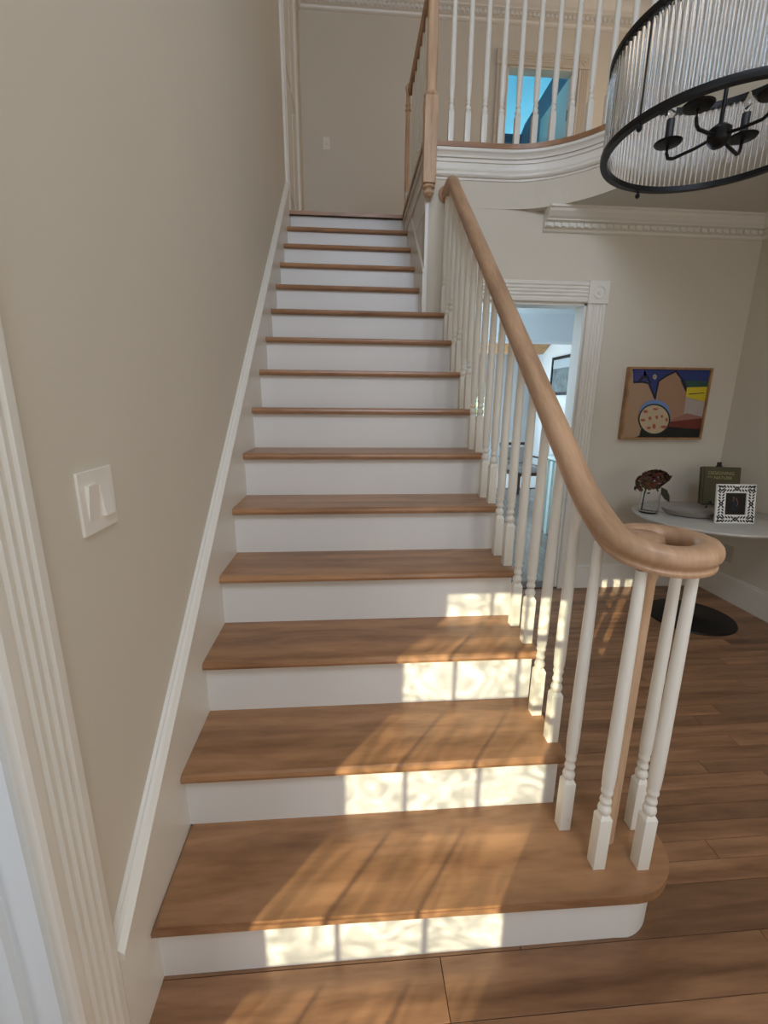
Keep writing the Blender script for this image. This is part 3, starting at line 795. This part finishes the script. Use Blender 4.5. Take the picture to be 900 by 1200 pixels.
text('NATURE', .028, BOOKF, bk, Tm, .012, .168, -.0165)
es = empty('book_easel', (BX, BY, TZ)); es.rotation_euler = (0, 0, rz); tag(es, 'black display easel holding the olive book', 'easel')
tb_('ledge', BLACK, -.09, .09, -.034, .022, -.008, -.001, es)
for x in (-.06, .06): tb_('lip', BLACK, x-.006, x+.006, -.038, -.032, -.008, .018, es)
tb_('upright', BLACK, -.006, .006, .019, .026, -.008, .285, es)
tb_('clip', BLACK, -.017, .017, .010, .027, .253, .262, es, .002); tb_('clip_knob', BLACK, -.012, .012, .010, .026, .262, .285, es, .004)
for x in (-.07, .07):
    bm = bmesh.new(); tube(bm, [(x*.9, .024, .03), (x, .10, .004)], .004); link('leg', bm, BLACK, es)
bm = bmesh.new(); tube(bm, [(0, -.03, .014), (0, -.05, .004)], .004); link('leg', bm, BLACK, es)
bm = bmesh.new(); tube(bm, [(-.08, -.03, .012), (-.09, -.045, .004)], .004); link('leg', bm, BLACK, es)

# inlaid photo frame
FX, FY = 2.712, 1.80
pf = empty('photo_frame', (FX, FY, TZ)); pf.rotation_euler = (0, 0, -.10); tag(pf, 'square white photo frame inlaid with black leaves holding a dark photograph', 'photo frame')
Tf = rot_frame((0, 0, .0015), rx=-.17)
BONE = mat('bone_white', (.86, .85, .80, 1), .35); INK = mat('black_inlay', (.012, .014, .016, 1), .5)
FS, FI = .222, .051
for (a, b, c, d) in ((-FS/2, FS/2, 0, FI), (-FS/2, FS/2, FS-FI+.006, FS+.006), (-FS/2, -FS/2+FI, FI, FS-FI+.006), (FS/2-FI, FS/2, FI, FS-FI+.006)):
    tb_('frame_side', BONE, a, b, -.014, 0, c, d, pf, .0008, Tf)
tb_('photo_print', mat('dark_photo_print', S('#17100f'), .35, var=.4, vscale=25), -FS/2+FI, FS/2-FI, -.006, -.002, FI, FS-FI+.006, pf, 0, Tf)
tb_('stand', BLACK, -.03, .03, 0, .006, .0, .16, pf, 0, rot_frame((0, .06, .001), rx=.18))
bm = bmesh.new()
def leafshape(cx, cz, L, Wd, ang, y=-.0146):
    pts = []
    for t in (0, .3, .6, 1.0, .6, .3):
        pass
    P = [(0, 0), (L*.3, Wd*.5), (L*.65, Wd*.42), (L, 0), (L*.65, -Wd*.42), (L*.3, -Wd*.5)]
    vs = []
    for a, b in P:
        x = cx+a*math.cos(ang)-b*math.sin(ang); z = cz+a*math.sin(ang)+b*math.cos(ang); vs.append(bm.verts.new((x, y, z)))
    f = bm.faces.new(vs)
H2 = (FS+.006)/2; mid = FI/2
for side in range(4):
    Rm = lambda x, z: (x, z)
    for j in range(-6, 7):
        if abs(j) <= 0: continue
        s_ = (j-.35*(1 if j > 0 else -1))*.0165
        for q in (-1, 1):
            # branch leaves either side of a stem along the strip
            sg = 1 if j > 0 else -1
            lx, lz, an = s_, q*.003, (PI/4*q if sg > 0 else PI-PI/4*q)
            # strip centre
            if side == 0: cx, cz, aa = lx, mid+lz, an
            elif side == 1: cx, cz, aa = lx, FS+.006-mid+lz, an
            elif side == 2: cx, cz, aa = -FS/2+mid+lz, H2+lx, PI/2-an
            else: cx, cz, aa = FS/2-mid+lz, H2+lx, PI/2-an
            leafshape(cx, cz, .0225, .0095, aa)
    for k in range(6):
        a = k*PI/3
        c = [(0, mid), (0, FS+.006-mid), (-FS/2+mid, H2), (FS/2-mid, H2)][side]
        leafshape(c[0]+.002*math.cos(a), c[1]+.002*math.sin(a), .014, .011, a)
bmesh.ops.transform(bm, matrix=Tf, verts=bm.verts)
r_ = bmesh.ops.extrude_face_region(bm, geom=list(bm.faces))
link('leaf_inlay', bm, INK, pf)['kind'] = 'stuff'
# the two standing figures printed on the photograph
bm = bmesh.new()
def fpoly(pts, y=-.0064):
    bm.faces.new([bm.verts.new((a, y, b)) for a, b in pts])
def ell(cx, cz, rx, rz, y=-.0064): fpoly([(cx+rx*math.cos(2*PI*k/12), cz+rz*math.sin(2*PI*k/12)) for k in range(12)], y)
ell(-.010, .150, .0045, .006); ell(.007, .143, .0042, .0055); fpoly([(.010, .137), (.017, .128), (.018, .112), (.012, .100), (.010, .102), (.014, .113), (.013, .126), (.006, .134)])
fpoly([(-.013, .143), (-.008, .143), (-.009, .128), (-.012, .128)])
bmesh.ops.transform(bm, matrix=Tf, verts=bm.verts); link('printed_highlights', bm, mat('print_skin', S('#7d5a4e'), .4), pf)
bm = bmesh.new(); fpoly([(-.020, .138), (-.004, .140), (.002, .110), (-.002, .07), (-.022, .07)], -.0062); fpoly([(.002, .130), (.012, .134), (.013, .105), (.022, .072), (.000, .072)], -.0062)
bmesh.ops.transform(bm, matrix=Tf, verts=bm.verts); link('printed_figures', bm, mat('print_blue', S('#161a26'), .4), pf)

# dried hydrangea leaning out of a clear glass
fl = empty('dried_flower', (2.385, 2.08, TZ)); tag(fl, 'dried dark red hydrangea head leaning from the clear glass', 'flower')
PETM = [mat('petal_'+n, S(h), .8) for n, h in (('maroon', '#3a1414'), ('olive', '#4f4420'), ('brown', '#5c2a1c'))]
bm = bmesh.new(); rnd = random.Random(3)
for k in range(420):
    v = Vector([rnd.gauss(0, 1) for _ in range(3)]).normalized(); v.z = abs(v.z)*.85 if rnd.random() < .75 else v.z*.5
    c = Vector((v.x*.092-.01, v.y*.07, v.z*.072+.205)); c.z += .02*v.x - (.035 if v.x < -.2 and rnd.random() < .4 else 0)
    c *= 1; s_ = rnd.uniform(.011, .019)
    d1 = Vector([rnd.uniform(-1, 1) for _ in range(3)]).normalized(); d1 = (d1 - v*d1.dot(v)*.6).normalized(); d2 = v.cross(d1).normalized()
    b_ = bm.faces.new([bm.verts.new(c+d1*s_), bm.verts.new(c+d2*s_*.8+v*.004), bm.verts.new(c-d1*s_), bm.verts.new(c-d2*s_*.8+v*.004)])
    b_.material_index = rnd.choice([0, 0, 0, 1, 2, 2] if v.x > -.5 else [0, 1, 1, 2])
o = link('flower_head', bm, None, fl, mats=PETM); o['kind'] = 'stuff'
STEMM = mat('olive_stem', S('#2e2a1a'), .7)
bm = bmesh.new(); tube(bm, [(-.03, 0, .19), (-.045, 0, .13), (-.05, 0, .02)], .004); tube(bm, [(.0, 0, .2), (.035, -.01, .14)], .005); link('stem', bm, STEMM, fl)
for (p0, p1, wd) in (((.055, -.01, .165), (.12, -.015, .07), .022), ((.04, -.01, .19), (.115, -.01, .24), .022), ((.0, -.02, .165), (.05, -.02, .18), .018)):
    bm = bmesh.new(); a, b = Vector(p0), Vector(p1); d = (b-a); n_ = Vector((-d.z, 0, d.x)).normalized()*wd
    c = [a, a+d*.3+n_, a+d*.7+n_*.8, b, a+d*.7-n_*.8, a+d*.3-n_]; 
    v0 = [bm.verts.new(p+Vector((0, 0, 0))) for p in c]; v1 = [bm.verts.new(p+Vector((0, .003, 0))) for p in c]
    bm.faces.new(v0); bm.faces.new(v1[::-1])
    for i in range(6): bm.faces.new((v0[i], v0[(i+1) % 6], v1[(i+1) % 6], v1[i]))
    link('leaf', bm, STEMM, fl)
gl = empty('glass_vase', (2.385, 2.085, TZ)); tag(gl, 'clear glass vase with the dried flower at the table edge', 'vase')
bm = bmesh.new(); lathe(bm, [(.050, 0), (.058, .010), (.056, .07), (.055, .125), (.0535, .125), (.0545, .07), (.0555, .012), (.03, .006)], seg=28); link('bowl', bm, GLASS, gl, smooth=True)
# shallow leaf-shaped dish
DISHM = mat('grey_stone_dish', S('#8a8378'), .45, var=.2, vscale=20)
ds = empty('shallow_dish', (2.575, 1.975, TZ)); ds.rotation_euler = (0, 0, -.55); tag(ds, 'shallow grey leaf-shaped dish on the marble table', 'dish')
bm = bmesh.new(); rings = []
for (f, z) in ((.45, .002), (.8, .008), (1.0, .036), (.97, .037), (.76, .013), (.4, .007)):
    ring = []
    for k in range(40):
        a = 2*PI*k/40; c, s_ = math.cos(a), math.sin(a)
        ring.append(bm.verts.new((.155*f*c, .075*f*s_*(1-.45*abs(c)**3), z + (.006*abs(c)**2 if f > .9 else 0))))
    rings.append(ring)
for a, b in zip(rings, rings[1:]):
    for k in range(40): bm.faces.new((a[k], a[(k+1) % 40], b[(k+1) % 40], b[k]))
bm.faces.new(rings[0]); bm.faces.new(rings[-1][::-1]); link('dish_body', bm, DISHM, ds, smooth=True)

# ------------------------------------------------------------------ chandelier
CX, CY, CZ0, CH, CR = 1.56, .888, 2.095, .235, .303
ch = empty('chandelier', (CX, CY, ZU)); tag(ch, 'round black metal chandelier with a drum of clear glass rods', 'chandelier')
def CO(o): o.location = Vector((CX, CY, 0))-Vector(ch.location); return o
for nm, z in (('lower_ring', CZ0), ('upper_ring', CZ0+CH)):
    bm = bmesh.new(); n = 96; ring = [(CR*math.cos(2*PI*k/n), CR*math.sin(2*PI*k/n), z) for k in range(n)]
    sweep(bm, ring, [(-.013, 0), (.006, 0), (.008, .005), (.008, .016), (-.013, .016)], closed=True); CO(link(nm, bm, BLACK, ch, smooth=True))
GR = glass_mat('rod_glass', (.96, .97, .98, 1), .02, 1.46)
bm = bmesh.new(); lathe(bm, [(.0078, 0), (.0078, CH-.014)], seg=10)
gm = bpy.data.meshes.new('glass_rod'); bm.to_mesh(gm); bm.free(); gm.materials.append(GR); gm.polygons.foreach_set('use_smooth', [True]*len(gm.polygons)); gm.set_sharp_from_angle(angle=math.radians(40))
NR = 116
for k in range(NR):
    a = 2*PI*(k+.5)/NR; o = bpy.data.objects.new('glass_rod', gm); COL.objects.link(o); o.parent = ch
    o.location = Vector((CX+(CR-.004)*math.cos(a), CY+(CR-.004)*math.sin(a), CZ0+.015))-Vector(ch.location)
bm = None
for a in (PI+.28, 1.72, .28, -1.42):
    bm = bmesh.new(); x, y_ = (CR+.001)*math.cos(a), (CR+.001)*math.sin(a)
    lathe(bm, [(.0035, CZ0-.012), (.0035, CZ0+CH+.02)], (x, y_, 0), 8); lathe(bm, [(.004, CZ0-.020), (.0075, CZ0-.015), (.0075, CZ0-.008), (.004, CZ0-.004)], (x, y_, 0), 10)
    CO(link('tie_rod', bm, BLACK, ch))
bm = bmesh.new(); lathe(bm, [(.010, 2.090), (.018, 2.094), (.026, 2.104), (.030, 2.112), (.030, 2.135), (.022, 2.142), (.010, 2.150)], seg=22); CO(link('hub', bm, BLACK, ch, smooth=True))
bm = bmesh.new(); lathe(bm, [(.0055, 2.145), (.0055, ZU-.05)], seg=10); lathe(bm, [(.008, ZU-.06), (.065, ZU-.03), (.068, ZU-.001)], seg=24); CO(link('stem', bm, BLACK, ch, smooth=True))
bm = bmesh.new()
for k in range(4):
    a = k*PI/2; tube(bm, [(0, 0, CZ0+CH+.16), (CR*.5*math.cos(a), CR*.5*math.sin(a), CZ0+CH+.10), (CR*math.cos(a), CR*math.sin(a), CZ0+CH+.01)], .004, 6)
CO(link('hanger_arms', bm, BLACK, ch))
CANW = mat('candle_sleeve_black', (.02, .02, .022, 1), .5)
for a in math_angles if False else [math.radians(t) for t in (27, 125, 208, 285)]:
    c, s_ = math.cos(a), math.sin(a); RA = .138
    bm = bmesh.new()
    tube(bm, [(.02*c, .02*s_, 2.118), (.06*c, .06*s_, 2.110), ((RA-.02)*c, (RA-.02)*s_, 2.104), ((RA-.006)*c, (RA-.006)*s_, 2.110), (RA*c, RA*s_, 2.125), (RA*c+.0005, RA*s_, 2.150)], .0048, 8)
    arm = CO(link('arm', bm, BLACK, ch, smooth=True))
    bm = bmesh.new(); lathe(bm, [(.012, 2.146), (.036, 2.149), (.040, 2.154), (.036, 2.155), (.012, 2.153)], (RA*c, RA*s_, 0), 24); link('cup', bm, BLACK, arm, smooth=True)
    bm = bmesh.new(); lathe(bm, [(.0115, 2.153), (.0115, 2.215), (.007, 2.216)], (RA*c, RA*s_, 0), 16); link('candle_sleeve', bm, CANW, arm, smooth=True)
    bm = bmesh.new(); lathe(bm, [(.006, 2.216), (.011, 2.232), (.0105, 2.245), (.005, 2.262), (.001, 2.272)], (RA*c, RA*s_, 0), 14); link('bulb', bm, GLASS, arm, smooth=True)

# ------------------------------------------------------------------ things seen through the doorway
# armchair
ac = empty('armchair', (3.24, 6.30, 0)); ac.rotation_euler = (0, 0, .15); tag(ac, 'dark wood armchair with grey cushions in the far room', 'armchair')
for sx in (-1, 1):
    for (ya, yb) in ((-.20, -.28), (.22, .32)):
        bm = bmesh.new(); sweep(bm, [(sx*.19, ya, .30), (sx*.24, yb, 0)], [(-.018, -.018), (.018, -.018), (.018, .018), (-.018, .018)], Vector((0, 1, .1))); link('leg', bm, DKWOOD, ac)
    bm = bmesh.new(); sweep(bm, [(sx*.23, .22, .30), (sx*.25, .34, .72)], [(-.016, -.022), (.016, -.022), (.016, .022), (-.016, .022)], Vector((0, 1, .1))); link('back_upright', bm, DKWOOD, ac)
    bm = bmesh.new(); box(bm, sx*.27-.025, sx*.27+.025, -.26, .30, .50, .525, .008); ar = link('armrest', bm, DKWOOD, ac)
    B('arm_support', DKWOOD, sx*.27-.014, sx*.27+.014, -.20, -.17, .27, .50, ac)
B('seat_frame', DKWOOD, -.27, .27, -.26, .26, .27, .315, ac, .006)
B('seat_cushion', FABRIC, -.23, .23, -.27, .20, .315, .41, ac, .03)
bm = bmesh.new(); box(bm, -.18, .18, -.04, .04, 0, .27, .03); bmesh.ops.transform(bm, matrix=rot_frame((0, .22, .40), rx=-.28), verts=bm.verts); link('back_cushion', bm, FABRIC, ac)
B('back_rail', DKWOOD, -.27, .27, .325, .355, .69, .735, ac, .006)
# framed landscape picture on the far room's right wall
ap = empty('framed_picture', (4.2, 7.30, 1.50)); tag(ap, 'black framed pale landscape picture on the far room wall', 'picture')
for (a, b, c, d) in ((-.42, -.37, 0, .66), (.37, .42, 0, .66), (-.37, .37, 0, .05), (-.37, .37, .61, .66)): B('frame_side', BLACK, -.035, -.001, a, b, c, d, ap)
mm = mat('landscape_print', (.13, .17, .18, 1), .6, var=.98, vscale=9)
B('print', mm, -.02, -.004, -.37, .37, .05, .61, ap)
B('sky_print', mat('pale_sky_print', (.42, .50, .54, 1), .6), -.022, -.02, -.37, .37, .46, .61, ap)
# low slatted cabinet at the right of the hall
sc_ = empty('slatted_cabinet', (2.62, 3.88, 0)); tag(sc_, 'pale slatted cabinet low at the right side of the hall', 'cabinet')
SLM = mat('pale_teal_paint', (.74, .84, .82, 1), .5)
B('body', SLM, 0, .35, -.60, .22, 0, .80, sc_)
B('top', SLM, -.07, .37, -.64, .25, .80, .83, sc_, .004)
for k in range(7): B('slat', SLM, -.055, 0, -.58+k*.115, -.52+k*.115, .0, .78, sc_, .004)
# ceiling vent in the hall and a wall sconce
vt = empty('ceiling_vent', (2.90, 4.60, 2.40)); tag(vt, 'small white ceiling vent in the hall', 'vent')
B('vent_frame', WHITE, -.12, .12, -.07, .07, -.010, 0, vt, .002)
for k in range(5): B('vent_slat', WHITE, -.10, .10, -.05+k*.022, -.04+k*.022, -.014, -.010, vt)
sn = empty('wall_sconce', (2.41, 8.70, 1.95)); tag(sn, 'small black wall sconce above the far window', 'sconce')
B('backplate', BLACK, -.03, .03, -.012, 0, -.08, .08, sn); bm = bmesh.new(); lathe(bm, [(.03, -.06), (.045, .08)], (0, -.07, 0), 14); link('shade', bm, BLACK, sn)
tl = empty('track_spotlight', (4.05, 7.4, 2.62)); tag(tl, 'small black spotlight above the framed landscape', 'spotlight')
bm = bmesh.new(); lathe(bm, [(.03, -.12), (.034, 0), (.02, .01)], seg=14); link('lamp_head', bm, BLACK, tl); B('bracket', BLACK, .0, .15, -.01, .01, -.02, 0, tl)
